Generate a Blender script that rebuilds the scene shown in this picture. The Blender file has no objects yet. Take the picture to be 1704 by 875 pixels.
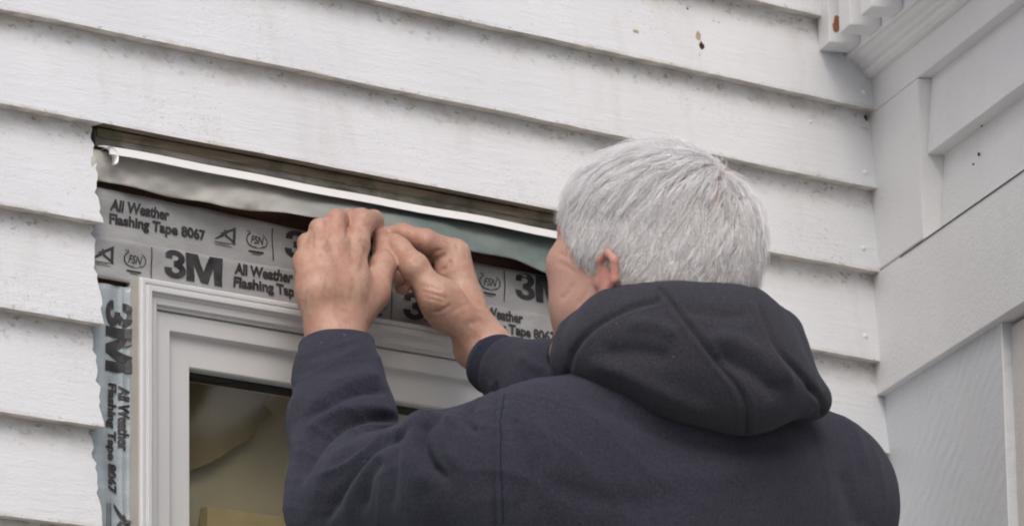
import bpy, bmesh, math, random
import numpy as np
from mathutils import Vector, Matrix
random.seed(7); rng = np.random.default_rng(7)
sc = bpy.context.scene; COL = sc.collection

# ------------------------------------------------------------------ camera
YAW, PIT, ROL, FOC = math.radians(49.62), math.radians(13.54), math.radians(-0.895), 9312.5
fw = np.array([math.cos(YAW)*math.cos(PIT), math.sin(YAW)*math.cos(PIT), math.sin(PIT)])
_r = np.array([math.sin(YAW), -math.cos(YAW), 0.0]); _u = np.cross(_r, fw)
rt = math.cos(ROL)*_r + math.sin(ROL)*_u
up = -math.sin(ROL)*_r + math.cos(ROL)*_u
def raydir(px, py): return fw + rt*((px-852)/FOC) + up*((437.5-py)/FOC)
_d0 = raydir(570, 470)
CAM = np.array([0.0, -5.72*_d0[1], 0.36])
cd = bpy.data.cameras.new('camera'); cam = bpy.data.objects.new('camera', cd); COL.objects.link(cam)
M = Matrix(((rt[0], up[0], -fw[0], CAM[0]), (rt[1], up[1], -fw[1], CAM[1]), (rt[2], up[2], -fw[2], CAM[2]), (0, 0, 0, 1)))
cam.matrix_world = M
cd.sensor_width = 36; cd.lens = 36*FOC/1704; cd.clip_start = 0.1; cd.clip_end = 3000
cd.dof.use_dof = True; cd.dof.focus_distance = 5.62; cd.dof.aperture_fstop = 11
sc.camera = cam

# ------------------------------------------------------------------ light
SUN_EL, SUN_AZ = math.radians(45), math.radians(230)     # azimuth of the sun seen from the wall, measured from +x
w = bpy.data.worlds.new('World'); sc.world = w; w.use_nodes = True
nt = w.node_tree; bg = nt.nodes['Background']; sky = nt.nodes.new('ShaderNodeTexSky')
sky.sky_type = 'NISHITA'; sky.sun_disc = False; sky.sun_elevation = SUN_EL; sky.sun_rotation = math.pi/2 - SUN_AZ
sky.air_density = 1.0; sky.dust_density = 4.0; sky.ozone_density = 1.0
nt.links.new(sky.outputs[0], bg.inputs[0]); bg.inputs[1].default_value = 0.115
sl = bpy.data.lights.new('sun', 'SUN'); sl.energy = 1.1; sl.angle = math.radians(40); sl.color = (1, 0.965, 0.91)
so = bpy.data.objects.new('sun', sl); COL.objects.link(so)
sv = Vector((math.cos(SUN_EL)*math.cos(SUN_AZ), math.cos(SUN_EL)*math.sin(SUN_AZ), math.sin(SUN_EL)))
so.rotation_euler = sv.to_track_quat('Z', 'Y').to_euler(); so.location = (0, -3, 6)
sc.view_settings.view_transform = 'Standard'; sc.view_settings.look = 'None'; sc.view_settings.gamma = 1
sc.view_settings.exposure = 0.24; sc.view_settings.use_curve_mapping = False
sc.cycles.filter_width = 1.9; sc.cycles.max_bounces = 14; sc.cycles.diffuse_bounces = 9; sc.cycles.transparent_max_bounces = 16

# ------------------------------------------------------------------ placement helpers
def P(px, py, d): return CAM + raydir(px, py)*d                     # a point at depth d (m)
def Q(px, py, off):                                                 # a point at distance off in front of the clapboard wall
    r = raydir(px, py); return CAM + r*((-off-CAM[1])/r[1])
def proj(V):
    q = V-CAM; d = q@fw; return 852+FOC*(q@rt)/d, 437.5-FOC*(q@up)/d, d

# ------------------------------------------------------------------ object helpers
def link(name, me, mat=None, parent=None, smooth=False):
    o = bpy.data.objects.new(name, me); COL.objects.link(o)
    n = len(me.vertices); co = np.empty(n*3, np.float32); me.vertices.foreach_get('co', co); co = co.reshape(-1, 3)
    c = np.array([(co[:, 0].min()+co[:, 0].max())/2, (co[:, 1].min()+co[:, 1].max())/2, co[:, 2].min()])
    me.vertices.foreach_set('co', (co-c).astype(np.float32).ravel()); me.update()
    pw = np.array(parent['_w']) if parent is not None else np.zeros(3)
    o.location = c-pw; o['_w'] = [float(v) for v in c]
    if parent is not None: o.parent = parent
    if mat is not None:
        for m in (mat if isinstance(mat, (list, tuple)) else [mat]): me.materials.append(m)
    if smooth: me.polygons.foreach_set('use_smooth', [True]*len(me.polygons))
    return o
def empty(name, loc):
    o = bpy.data.objects.new(name, None); COL.objects.link(o); o.location = loc; o.empty_display_size = .05
    o['_w'] = [float(v) for v in loc]; return o
def tag(o, label=None, cat=None, group=None, kind=None):
    if label: o['label'] = label
    if cat: o['category'] = cat
    if group: o['group'] = group
    if kind: o['kind'] = kind
    return o
def mesh(vs, fs, mi=None):
    me = bpy.data.meshes.new('m'); me.from_pydata([tuple(map(float, v)) for v in vs], [], fs)
    if mi: me.polygons.foreach_set('material_index', mi)
    bm = bmesh.new(); bm.from_mesh(me); bmesh.ops.recalc_face_normals(bm, faces=bm.faces); bm.to_mesh(me); bm.free()
    return me
class MB:
    def __init__(s): s.v = []; s.f = []; s.m = []
    def add(s, vs, fs, mi=0):
        b = len(s.v); s.v += [tuple(map(float, v)) for v in vs]; s.f += [tuple(b+i for i in f) for f in fs]; s.m += [mi]*len(fs)
    def prism(s, A, B, mi=0):                                      # two matching outlines joined
        n = len(A); s.add(list(A)+list(B), [tuple(range(n)), tuple(range(2*n-1, n-1, -1))]+[(i, (i+1) % n, n+(i+1) % n, n+i) for i in range(n)], mi)
    def box(s, o, a, b, c, mi=0):
        o, a, b, c = map(np.array, (o, a, b, c)); s.prism([o, o+a, o+a+b, o+b], [o+c, o+a+c, o+a+b+c, o+b+c], mi)
    def build(s, name, mat, parent=None, smooth=False, bevel=0):
        me = mesh(s.v, s.f, s.m)
        if bevel:
            bm = bmesh.new(); bm.from_mesh(me)
            bmesh.ops.bevel(bm, geom=[e for e in bm.edges if len(e.link_faces) == 2 and e.calc_face_angle(0) > .6], offset=bevel, segments=2, affect='EDGES', profile=.5)
            bm.to_mesh(me); bm.free()
        return link(name, me, mat, parent, smooth)

# ------------------------------------------------------------------ materials
def newmat(name):
    m = bpy.data.materials.new(name); m.use_nodes = True; t = m.node_tree
    return m, t, t.nodes['Principled BSDF']
def N(t, typ, **kw):
    n = t.nodes.new(typ)
    for k, v in kw.items():
        if k in n.inputs.keys(): n.inputs[k].default_value = v
        else: setattr(n, k, v)
    return n
def pos(t, scale=(1, 1, 1), rot=(0, 0, 0)):
    g = N(t, 'ShaderNodeNewGeometry'); mp = N(t, 'ShaderNodeMapping'); mp.inputs['Scale'].default_value = scale; mp.inputs['Rotation'].default_value = rot
    t.links.new(g.outputs['Position'], mp.inputs[0]); return mp.outputs[0]
def noise(t, vec, scale, detail=4, rough=.5):
    n = N(t, 'ShaderNodeTexNoise'); n.inputs['Scale'].default_value = scale; n.inputs['Detail'].default_value = detail; n.inputs['Roughness'].default_value = rough
    t.links.new(vec, n.inputs['Vector']); return n.outputs['Fac']
def ramp(t, fac, stops):
    r = N(t, 'ShaderNodeValToRGB'); e = r.color_ramp.elements
    while len(e) < len(stops): e.new(.5)
    for i, (p, c) in enumerate(stops): e[i].position = p; e[i].color = (c, c, c, 1) if isinstance(c, (int, float)) else (*c, 1)
    t.links.new(fac, r.inputs[0]); return r.outputs[0]
def mixc(t, fac, a, b, mode='MIX'):
    m = N(t, 'ShaderNodeMix', data_type='RGBA', blend_type=mode)
    for i, s in ((0, fac), (6, a), (7, b)):
        if isinstance(s, (int, float)): m.inputs[i].default_value = s
        elif isinstance(s, tuple): m.inputs[i].default_value = (*s, 1)
        else: t.links.new(s, m.inputs[i])
    return m.outputs[2]
def math_(t, op, a, b=0.0):
    m = N(t, 'ShaderNodeMath', operation=op)
    for i, s in ((0, a), (1, b)):
        if isinstance(s, (int, float)): m.inputs[i].default_value = s
        else: t.links.new(s, m.inputs[i])
    return m.outputs[0]
def bump(t, b, h, strength=.3, dist=.002):
    n = N(t, 'ShaderNodeBump'); n.inputs['Strength'].default_value = strength; n.inputs['Distance'].default_value = dist
    t.links.new(h, n.inputs['Height']); t.links.new(n.outputs[0], b.inputs['Normal']); return n
def simple(name, col, rough=.5, metal=0, nz=0, scale=60, bmp=0):
    m, t, b = newmat(name); b.inputs['Roughness'].default_value = rough; b.inputs['Metallic'].default_value = metal
    n = noise(t, pos(t), scale, 5)
    t.links.new(mixc(t, ramp(t, n, [(.3, 0), (.7, 1)]), tuple(c*(1-nz) for c in col), tuple(min(1, c*(1+nz)) for c in col)), b.inputs['Base Color'])
    if bmp: bump(t, b, n, bmp, .001)
    return m
def paint(name, base, along, dirt=1.0):
    m, t, b = newmat(name); b.inputs['Roughness'].default_value = .55
    rot = (0, 0, -along)
    big = noise(t, pos(t), 6, 3); grain = noise(t, pos(t, (6, 60, 60), rot), 3, 6, .6)
    lump = noise(t, pos(t, (1, 1, 1.6)), 260, 3, .6)
    c = mixc(t, ramp(t, big, [(.35, 0), (.65, 1)]), tuple(v*.94 for v in base), base)
    # mildew specks in scattered colonies
    area = ramp(t, noise(t, pos(t, (1, 1, 1)), 8, 5, .6), [(.50, 0), (.66, 1)])
    sp = ramp(t, noise(t, pos(t, (220, 220, 420), rot), 1, 4, .75), [(.58, 0), (.66, 1)])
    k = math_(t, 'MULTIPLY', math_(t, 'MULTIPLY', area, sp), .62*dirt)
    c = mixc(t, k, c, (.19, .17, .15))
    st = ramp(t, noise(t, pos(t, (30, 30, 9), rot), 1, 5, .6), [(.55, 0), (.75, 1)])
    c = mixc(t, math_(t, 'MULTIPLY', st, .22*dirt), c, (.52, .47, .39))
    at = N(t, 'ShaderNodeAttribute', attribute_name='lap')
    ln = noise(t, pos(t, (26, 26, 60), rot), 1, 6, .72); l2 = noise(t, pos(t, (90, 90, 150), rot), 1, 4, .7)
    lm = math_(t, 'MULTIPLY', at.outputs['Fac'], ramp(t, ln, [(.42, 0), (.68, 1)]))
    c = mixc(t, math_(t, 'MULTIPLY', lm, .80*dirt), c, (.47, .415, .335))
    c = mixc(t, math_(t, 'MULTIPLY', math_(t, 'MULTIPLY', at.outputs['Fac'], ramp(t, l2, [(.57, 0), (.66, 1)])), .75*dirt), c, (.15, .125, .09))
    t.links.new(c, b.inputs['Base Color'])
    h = math_(t, 'ADD', math_(t, 'MULTIPLY', grain, 1.0), math_(t, 'MULTIPLY', lump, .7))
    bump(t, b, h, .65, .0016)
    return m
UB = math.radians(65.21)
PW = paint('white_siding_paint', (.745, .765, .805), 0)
PB = paint('white_trim_paint', (.76, .765, .775), UB, .5)
PR = paint('rough_trim_paint', (.66, .63, .60), UB, 1.5)
PS = paint('scored_board_paint', (.62, .645, .68), UB, .5)
t_ = PS.node_tree; b_ = t_.nodes['Principled BSDF']; bn = b_.inputs['Normal'].links[0].from_node
wv = N(t_, 'ShaderNodeTexWave'); wv.bands_direction = 'Z'; wv.inputs['Scale'].default_value = 17; wv.inputs['Distortion'].default_value = 6; wv.inputs['Detail'].default_value = 3
t_.links.new(pos(t_, (1, 1, 1), (math.radians(38), 0, -UB)), wv.inputs['Vector'])
b2n = N(t_, 'ShaderNodeBump'); b2n.inputs['Strength'].default_value = .4; b2n.inputs['Distance'].default_value = .002; wm_ = ramp(t_, noise(t_, pos(t_), 9, 2), [(.42, 0), (.58, 1)]); t_.links.new(math_(t_, 'MULTIPLY', wv.outputs['Fac'], wm_), b2n.inputs['Height']); t_.links.new(bn.outputs[0], b2n.inputs['Normal']); t_.links.new(b2n.outputs[0], b_.inputs['Normal'])
UND = simple('tan_underside', (.62, .585, .53), .8, 0, .3, 45, .4)  # mottled tan for board undersides, cut ends and small marks
def wood(name, c1, c2):
    m, t, b = newmat(name); b.inputs['Roughness'].default_value = .9
    n = noise(t, pos(t, (5, 60, 60)), 2, 6, .65); n2 = noise(t, pos(t), 35, 4)
    c = mixc(t, ramp(t, n, [(.35, 0), (.65, 1)]), c1, c2)
    c = mixc(t, math_(t, 'MULTIPLY', ramp(t, n2, [(.5, 0), (.62, 1)]), .5), c, (.035, .04, .02))
    t.links.new(c, b.inputs['Base Color']); bump(t, b, n, .6, .002); return m
WOOD = wood('weathered_bare_wood', (.09, .07, .05), (.22, .18, .13))
WOODG = wood('grey_weathered_wood', (.10, .092, .08), (.30, .285, .26))
DARKWOOD = wood('dark_sheathing_wood', (.075, .035, .026), (.15, .08, .055))
VINYL = simple('white_vinyl', (.62, .63, .645), .38, 0, .03, 8)
VINYL2 = simple('beige_vinyl_side', (.46, .44, .40), .45, 0, .06, 30)
METAL = simple('white_coated_metal', (.90, .905, .91), .15, 0, .02, 10)
INK = simple('black_ink', (.035, .035, .038), .45, 0, .6, 70)
def tape(name, c1, c2, rough, wr=.5):
    m, t, b = newmat(name); b.inputs['Roughness'].default_value = rough
    n = noise(t, pos(t, (10, 10, 26)), 1.2, 5, .6); f = noise(t, pos(t), 500, 2)
    t.links.new(mixc(t, ramp(t, n, [(.3, 0), (.7, 1)]), c1, c2), b.inputs['Base Color'])
    bump(t, b, math_(t, 'ADD', n, math_(t, 'MULTIPLY', f, .12)), wr, .004); return m
TAPE = tape('grey_flashing_tape', (.275, .28, .285), (.375, .38, .385), .42, .6)
TAPEB = tape('sky_tinted_flashing_tape', (.24, .29, .325), (.38, .43, .465), .2, .7)  # blue of the reflected sky put into the side strip's base colour
WRAP = tape('translucent_membrane', (.34, .335, .315), (.43, .42, .395), .5, .5)
# the membrane is greener towards its far end
t_ = WRAP.node_tree; b_ = t_.nodes['Principled BSDF']; src = b_.inputs['Base Color'].links[0].from_socket
g_ = N(t_, 'ShaderNodeNewGeometry'); sx = N(t_, 'ShaderNodeSeparateXYZ'); t_.links.new(g_.outputs['Position'], sx.inputs[0])
WX0, WX1 = Q(420, 320, .03)[0], Q(700, 390, .03)[0]
mr = N(t_, 'ShaderNodeMapRange'); mr.inputs[1].default_value = WX0; mr.inputs[2].default_value = WX1; t_.links.new(sx.outputs[0], mr.inputs[0])
t_.links.new(mixc(t_, mr.outputs[0], src, mixc(t_, ramp(t_, noise(t_, pos(t_, (20, 20, 14)), 1, 4, .6), [(.35, .92), (.7, .70)]), src, (.10, .145, .14))), b_.inputs['Base Color'])

def skinmat():
    m, t, b = newmat('weathered_skin'); b.inputs['Roughness'].default_value = .5
    n = noise(t, pos(t), 38, 4, .6); n2 = noise(t, pos(t), 420, 3, .6); n3 = noise(t, pos(t), 150, 2)
    c = mixc(t, ramp(t, n, [(.35, 0), (.68, 1)]), (.42, .235, .175), (.50, .32, .25))
    c = mixc(t, math_(t, 'MULTIPLY', ramp(t, n3, [(.62, 0), (.72, 1)]), .35), c, (.26, .12, .08))
    red = ramp(t, noise(t, pos(t), 62, 3, .6), [(.50, 0), (.66, 1)])
    c = mixc(t, math_(t, 'MULTIPLY', red, .45), c, (.44, .20, .145))
    fn = ramp(t, noise(t, pos(t, (1, 1, .5)), 300, 4, .7), [(.4, 0), (.62, 1)])
    c = mixc(t, math_(t, 'MULTIPLY', fn, .18), c, (.27, .16, .115))
    t.links.new(c, b.inputs['Base Color'])
    try:
        b.inputs['Subsurface Weight'].default_value = .12; b.inputs['Subsurface Radius'].default_value = (.008, .003, .0015); b.inputs['Subsurface Scale'].default_value = .5
    except Exception: pass
    n5 = noise(t, pos(t, (1, 1, .45)), 130, 4, .6); bump(t, b, math_(t, 'ADD', math_(t, 'MULTIPLY', n2, .8), math_(t, 'MULTIPLY', n5, 1.5)), .42, .0013); return m
SKIN = skinmat()
def fleece(name, c):
    m, t, b = newmat(name); b.inputs['Roughness'].default_value = 1.0
    try: b.inputs['Sheen Weight'].default_value = .10; b.inputs['Sheen Roughness'].default_value = .6; b.inputs['Sheen Tint'].default_value = (.6, .64, .8, 1)
    except Exception: pass
    b.inputs['Specular IOR Level'].default_value = .08
    n = noise(t, pos(t), 420, 3, .7); n2 = noise(t, pos(t), 26, 5, .65); n3 = noise(t, pos(t), 900, 2)
    cc = mixc(t, n2, tuple(v*.72 for v in c), tuple(v*1.25 for v in c))
    cc = mixc(t, ramp(t, n, [(.35, 0), (.7, 1)]), cc, tuple(v*1.7 for v in c))
    li = ramp(t, noise(t, pos(t), 95, 2), [(.765, 0), (.79, 1)])
    t.links.new(mixc(t, math_(t, 'MULTIPLY', li, .35), cc, (.3, .3, .3)), b.inputs['Base Color'])
    bump(t, b, math_(t, 'ADD', math_(t, 'MULTIPLY', n, .55), math_(t, 'MULTIPLY', n2, 1.6)), .6, .0028); return m
FLEECE = fleece('charcoal_fleece', (.0262, .0272, .0385))
FLEECEH = fleece('charcoal_fleece_hood', (.0285, .0285, .0350))
NAVY_SHADE = fleece('navy_knit_and_sleeve_shade', (.014, .016, .028))  # dark navy; on the cuff it carries the sleeve's shade
DENIM = fleece('dark_denim', (.03, .04, .07))
def hairmat():
    m, t, b = newmat('grey_white_hair'); b.inputs['Roughness'].default_value = .34
    at = N(t, 'ShaderNodeAttribute', attribute_name='tone'); n = noise(t, pos(t), 45, 4, .7)
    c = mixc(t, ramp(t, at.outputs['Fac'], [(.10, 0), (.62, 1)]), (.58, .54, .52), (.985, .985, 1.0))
    c = mixc(t, ramp(t, n, [(.55, 0), (.75, .3)]), c, (.76, .72, .71))
    t.links.new(c, b.inputs['Base Color'])
    tl = N(t, 'ShaderNodeBsdfTranslucent'); t.links.new(c, tl.inputs[0]); ms = N(t, 'ShaderNodeMixShader'); ms.inputs[0].default_value = .18
    t.links.new(b.outputs[0], ms.inputs[1]); t.links.new(tl.outputs[0], ms.inputs[2]); t.links.new(ms.outputs[0], t.nodes['Material Output'].inputs[0]); return m
HAIR = hairmat()
SCALP = simple('hair_roots', (.66, .53, .49), .8, 0, .25, 70)

# ------------------------------------------------------------------ ground
g = MB(); g.add([(-600, -900, 0), (600, -900, 0), (600, 600, 0), (-600, 600, 0)], [(0, 1, 2, 3)])
tag(g.build('ground', simple('pale_gravel', (.34, .33, .30), .95, 0, .4, 3)), kind='structure')

# ------------------------------------------------------------------ clapboard wall (y = 0)
T = .022                                                            # butt thickness
zl = lambda px, py: Q(px, py, T)[2]
rows = [zl(1300, 11), zl(1000, 83), zl(500, 117), zl(500, 268), zl(80, 354), zl(80, 523.5), zl(80, 696), zl(80, 866)]
top = rows[0]; rows = [top+.36, top+.24, top+.12]+rows
while rows[-1] > .12: rows.append(rows[-1]-.1045)
XL, XC = Q(0, 300, 0)[0]-2.2, Q(1447, 310, 0)[0]+.03
XO0, XO1 = Q(156, 300, .005)[0], Q(1175, 460, T)[0]
ZO1 = rows[6]; ZO0 = rows[6]-1.08                                    # opening below the butt number 6
def rowface(mb, x0, x1, zb, zt, jl=False, jr=False, seed=0, mu=0):
    r_ = random.Random(seed); n = max(2, int((x1-x0)/.035)); nz = 22
    g = np.zeros((n+1, nz+1, 3)); back = []
    el = [0]*(nz+1); er = [0]*(nz+1)
    for j in range(nz+1):
        el[j] = r_.uniform(-.004, .003) if jl else 0
        er[j] = (.5*er[j-1]+r_.uniform(-.0020, .0015)-(.004 if r_.random() < .12 else 0)) if jr and j else 0
    vs = []
    for i in range(n+1):
        for j in range(nz+1):
            f = j/nz; x = x0+(x1-x0)*i/n
            if i == 0: x += el[j]
            if i == n: x += er[j]
            z = zb+(zt+.012-zb)*f
            y = -(T*(1-f)+.002*f)
            if j == 0: z += .0003*math.sin(x*23+seed)+r_.uniform(-.0003, .0003)
            vs.append((x, y, z))
    F = []; idx = lambda i, j: i*(nz+1)+j
    for i in range(n):
        for j in range(nz): F.append((idx(i, j), idx(i+1, j), idx(i+1, j+1), idx(i, j+1)))
    b = len(vs)
    for i in range(n+1): vs.append((vs[idx(i, 0)][0], .001, vs[idx(i, 0)][2]+.001))
    mi = [0]*len(F)
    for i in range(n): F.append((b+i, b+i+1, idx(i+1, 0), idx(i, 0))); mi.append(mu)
    for s_, i in ((0, 0), (1, n)):                                   # cut ends
        e = len(vs); vs += [(vs[idx(i, j)][0], .001, vs[idx(i, j)][2]) for j in range(nz+1)]
        for j in range(nz): F.append((idx(i, j), idx(i, j+1), e+j+1, e+j)); mi.append(3)
    bb = len(mb.v); mb.v += vs; mb.f += [tuple(bb+k for k in f) for f in F]; mb.m += mi
sd = MB()
for k in range(len(rows)):
    zb = rows[k]; zt = rows[k-1] if k else rows[0]+.12
    if k <= 6:
        if k == 6:
            rowface(sd, XL, XO0, zb, zt, seed=k, mu=1); rowface(sd, XO0, XO1, zb, zt, seed=k, mu=2); rowface(sd, XO1, XC, zb, zt, seed=k, mu=1)
        else: rowface(sd, XL, XC, zb, zt, seed=k, mu=1)
    elif zb > ZO0:
        rowface(sd, XL, XO0+(0, .001, .0015, -.0005, .0005)[(k-7) % 5], zb, zt, jr=True, seed=k, mu=1); rowface(sd, XO1, XC, zb, zt, jl=True, seed=k, mu=1)
    else: rowface(sd, XL, XC, zb, zt, seed=k, mu=1)
me = bpy.data.meshes.new('m'); me.from_pydata(sd.v, [], sd.f); me.polygons.foreach_set('material_index', sd.m)
wallA = tag(empty('clapboard_wall', ((XL+XC)/2, 0, 0)), 'white painted clapboard wall with mildew specks, cut open around the window', 'house wall')
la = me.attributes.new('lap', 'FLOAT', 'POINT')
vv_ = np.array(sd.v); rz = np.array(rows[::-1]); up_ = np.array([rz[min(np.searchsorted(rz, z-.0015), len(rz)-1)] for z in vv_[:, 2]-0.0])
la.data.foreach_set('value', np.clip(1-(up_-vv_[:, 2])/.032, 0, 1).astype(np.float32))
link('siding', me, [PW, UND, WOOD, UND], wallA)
sh = MB()                                                            # sheathing with the rough opening left out
wx0, wx1 = Q(235, 458, .022)[0]+.004, XO1-.06
WZ1 = Q(300, 478, .022)[2]; WZ0 = ZO0+.04
for (a, b, c, d) in ((XL, XC, WZ1-.002, rows[0]+.13), (XL, wx0+.01, WZ0, WZ1-.002), (wx1-.01, XC, WZ0, WZ1-.002), (XL, XC, 0, WZ0)):
    sh.box((a, .003, c), (b-a, 0, 0), (0, .09, 0), (0, 0, d-c))
sh.build('sheathing', DARKWOOD, wallA)
def disc(mb, c, u, v, n, r, h, seg=10, mi=0, jag=0, ry=1):
    rr = [r*(1+random.uniform(-jag, jag)) for _ in range(seg)]
    A = [np.array(c)+np.array(u)*rr[i]*math.cos(2*math.pi*i/seg)+np.array(v)*rr[i]*ry*math.sin(2*math.pi*i/seg) for i in range(seg)]
    B = [a*.75+np.array(c)*.25+np.array(n)*h for a in A]
    mb.prism(A, B, mi)
X_, Y_, Z_ = np.eye(3)
def facey(z):
    for k in range(len(rows)-1):
        if rows[k+1] <= z < rows[k]:
            f = (z-rows[k+1])/(rows[k]+.012-rows[k+1]); return T*(1-f)+.002*f
    return T
def onface(px, py):
    o = .012
    for _ in range(6): o = facey(Q(px, py, o)[2])
    return Q(px, py, o)
for px, py, r in ((1437, 153, .0032), (1439, 287, .003), (1436, 413, .0035), (1439, 559, .0035), (1348, 203, .002)):
    m_ = MB(); c = onface(px, py); disc(m_, c-Y_*-.0005, X_, Z_, -Y_, r, .0025, 9, jag=.15); m_.build('nail_head', METAL, wallA, True)
CHIP = simple('bare_wood_chip', (.42, .34, .24), .9, 0, .3, 200, .4); HOLE = simple('dark_hole', (.03, .018, .012), .95)
for px, py, r, ry, mt in ((1058, 53, .0045, .45, CHIP), (1162, 62, .0034, 2.0, CHIP), (1167, 78, .0038, 1.6, HOLE), (1144, 15, .0015, .8, HOLE), (1187, 35, .0022, .8, UND), (1196, 38, .0014, .8, UND), (1441, 197, .0028, 1.8, HOLE), (1164, 92, .0014, 2.2, UND)):
    m_ = MB(); c = onface(px, py); disc(m_, c, X_, Z_, -Y_, r, .0007, 14, jag=.3, ry=ry); m_.build('paint_chip', mt, wallA)

# ------------------------------------------------------------------ side wall (meets it at a sharp inner corner)
uB = -np.array([math.cos(UB), math.sin(UB), 0]); nB = np.array([-math.sin(UB), math.cos(UB), 0])
if nB @ fw > 0: nB = -nB
C0 = Q(1447, 310, 0); C0[2] = 0; C0 = C0 - 0*uB
def BP(s, t, z): return C0+uB*s+nB*t+Z_*z                            # along, out, height
def Bhit(px, py, t):                                                  # pixel -> (s, z) on the plane t in front of wall B
    r = raydir(px, py); o = CAM-(C0+nB*t); k = -(o@nB)/(r@nB); p = CAM+r*k-(C0+nB*t); return p@uB, p[2]
wallB = tag(empty('side_wall', C0), 'side wall of white boards and trim meeting the clapboards at the inner corner', 'house wall')
S1 = 1.3
def zc(px, py, t): return Bhit(px, py, t)[1]
def bboard(mb, s0, s1, z0, z1, tb, tt, mi=0, tback=-.04):
    A = [BP(s0, tback, z0), BP(s0, tb, z0), BP(s0, tt, z1), BP(s0, tback, z1)]
    Bq = [BP(s1, tback, z0), BP(s1, tb, z0), BP(s1, tt, z1), BP(s1, tback, z1)]
    mb.prism(A, Bq, mi)
TF = .0
zTop = zc(1450, 134, TF); zFr = zc(1528, 128, TF); sCB = Bhit(1529, 200, TF)[0]; zC = zc(1480, 438, TF); zD = zc(1560, 597, TF)
b1 = MB(); bboard(b1, -.05, S1, zFr, zTop+.3, 0, 0); b1.build('frieze_board', PB, wallB, bevel=.001)
b2 = MB(); bboard(b2, -.05, sCB, zC+.0015, zFr-.0006, -.0004, -.0004); b2.build('corner_board', PB, wallB, bevel=.001)
sB = MB()
zB1 = zc(1620, 200, -.008); zB0 = zC
bboard(sB, sCB+.0005, S1, zB1, zFr+.02, -.008, -.018)
bboard(sB, sCB+.0005, S1, zB0, zB1+.01, -.020, -.028)
bboard(sB, -.05, S1, zD, zC-.002, .004, .001)
sPost = Bhit(1663, 700, 0)[0]
bboard(sB, -.05, sPost, 0, zD+.01, -.005, -.006, 1)
sB.build('siding', [PB, PS], wallB, bevel=.001)
jt = MB(); jt.box(BP(Bhit(1500, 428, 0)[0], .0005, zC-.0030), uB*1.2, nB*.0016, Z_*.0014); jt.build('open_joint', simple('dark_joint_strip', (.10, .095, .09), .9, 0, .5, 60), wallB)  # dark strip laid on to stand for the shade in the open joint
b3 = MB(); bboard(b3, sPost+.001, sPost+.14, 0, zD-.004, -.016, -.016); b3.build('window_casing', PR, wallB, bevel=.0015)
b4 = MB(); bboard(b4, sPost+.14, S1, 0, zD-.004, -.03, -.03); b4.build('backing', PR, wallB)
for px, py, r in ((1627, 257, .0022), (1618, 273, .0012), (1632, 210, .0013)):
    s_, z_ = Bhit(px, py, -.022); m_ = MB(); disc(m_, BP(s_, -.0235, z_), uB, Z_, nB, r*1.15, .0012, 9, jag=.2, ry=.8); m_.build('paint_chip', HOLE, wallB)
# crown moulding: profile in (out, up), swept along the wall
mz = zTop
prof = [(a, b*.72) for a, b in [(0, 0), (.006, .001), (.011, .005), (.013, .010), (.012, .013), (.015, .0145), (.018, .019), (.024, .022), (.028, .027), (.033, .028), (.034, .031), (.034, .40), (0, .40)]]
cor = MB(); cor.prism([BP(-.06, a, mz+b) for a, b in prof], [BP(S1, a, mz+b) for a, b in prof])
co_ = cor.build('cornice', PB, wallB, bevel=.0008)
s_d = 0.043
for i in range(14):
    d = MB(); d.box(BP(s_d, .0343, mz+.0225), uB*.038, nB*.036, Z_*.130)
    d.build('dentil', PB, co_, bevel=.0012); s_d += .072
d = MB(); d.box(BP(-.06, .0344, mz+.153), uB*(S1+.06), nB*.060, Z_*.1); d.build('cornice_shelf', PB, co_, bevel=.001)
m_ = MB(); disc(m_, BP(.0815, .061, mz+.042), nB, Z_, uB, .0042, .0008, 12, jag=.3, ry=2.2); m_.build('paint_chip', simple('rusty_knot', (.28, .12, .07), .9, 0, .3, 300), co_)

# ------------------------------------------------------------------ window
win = tag(empty('window', ((wx0+wx1)/2, 0, WZ0)), 'white vinyl framed window below the flashing tape, with a beige blind added behind the glass', 'window')
X0, X1, ZT, ZB = Q(235, 458, .022)[0], XO1-.05, Q(260, 464, .022)[2], WZ0
def ring(name, prof, mat, mi=None):
    """prof: list of (inset, out) swept round the rectangle with mitred corners"""
    mb = MB(); n = len(prof); vs = []
    for (cx, cz, sx_, sz_) in ((X0, ZB, 1, 1), (X1, ZB, -1, 1), (X1, ZT, -1, -1), (X0, ZT, 1, -1)):
        vs += [(cx+sx_*a, -b, cz+sz_*a) for a, b in prof]
    F = []
    for c in range(4):
        d_ = (c+1) % 4
        for j in range(n):
            F.append((c*n+j, d_*n+j, d_*n+(j+1) % n, c*n+(j+1) % n))
    mb.add(vs, F); return mb.build(name, mat, win, bevel=.0007)
ring('frame', [(0, -.06), (0, .020), (.0015, .022), (.0055, .022), (.006, .0205), (.0075, .0205), (.008, .023), (.013, .023), (.0145, .019), (.0155, .019), (.017, .017), (.0235, .016), (.025, .012), (.027, .012), (.027, -.06)], VINYL)
nf_ = MB(); nf_.box((X0-.0013, -.0185, ZB), (.0011, 0, 0), (0, .0185, 0), (0, 0, ZT-ZB-.0005)); nf_.build('frame_side', VINYL2, win)
ring('sash', [(.0275, -.05), (.0275, .007), (.029, .0085), (.046, .0075), (.0475, .003), (.0485, -.0005), (.050, -.001), (.077, -.002), (.0785, -.004), (.0795, -.011), (.0795, -.05)], VINYL)
ring('glazing_gasket', [(.0797, -.012), (.0797, -.03), (.084, -.03), (.084, -.012)], simple('black_gasket', (.015, .015, .016), .6))
gm, gt, gb = newmat('clear_glass'); gt.nodes.remove(gb)
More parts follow.
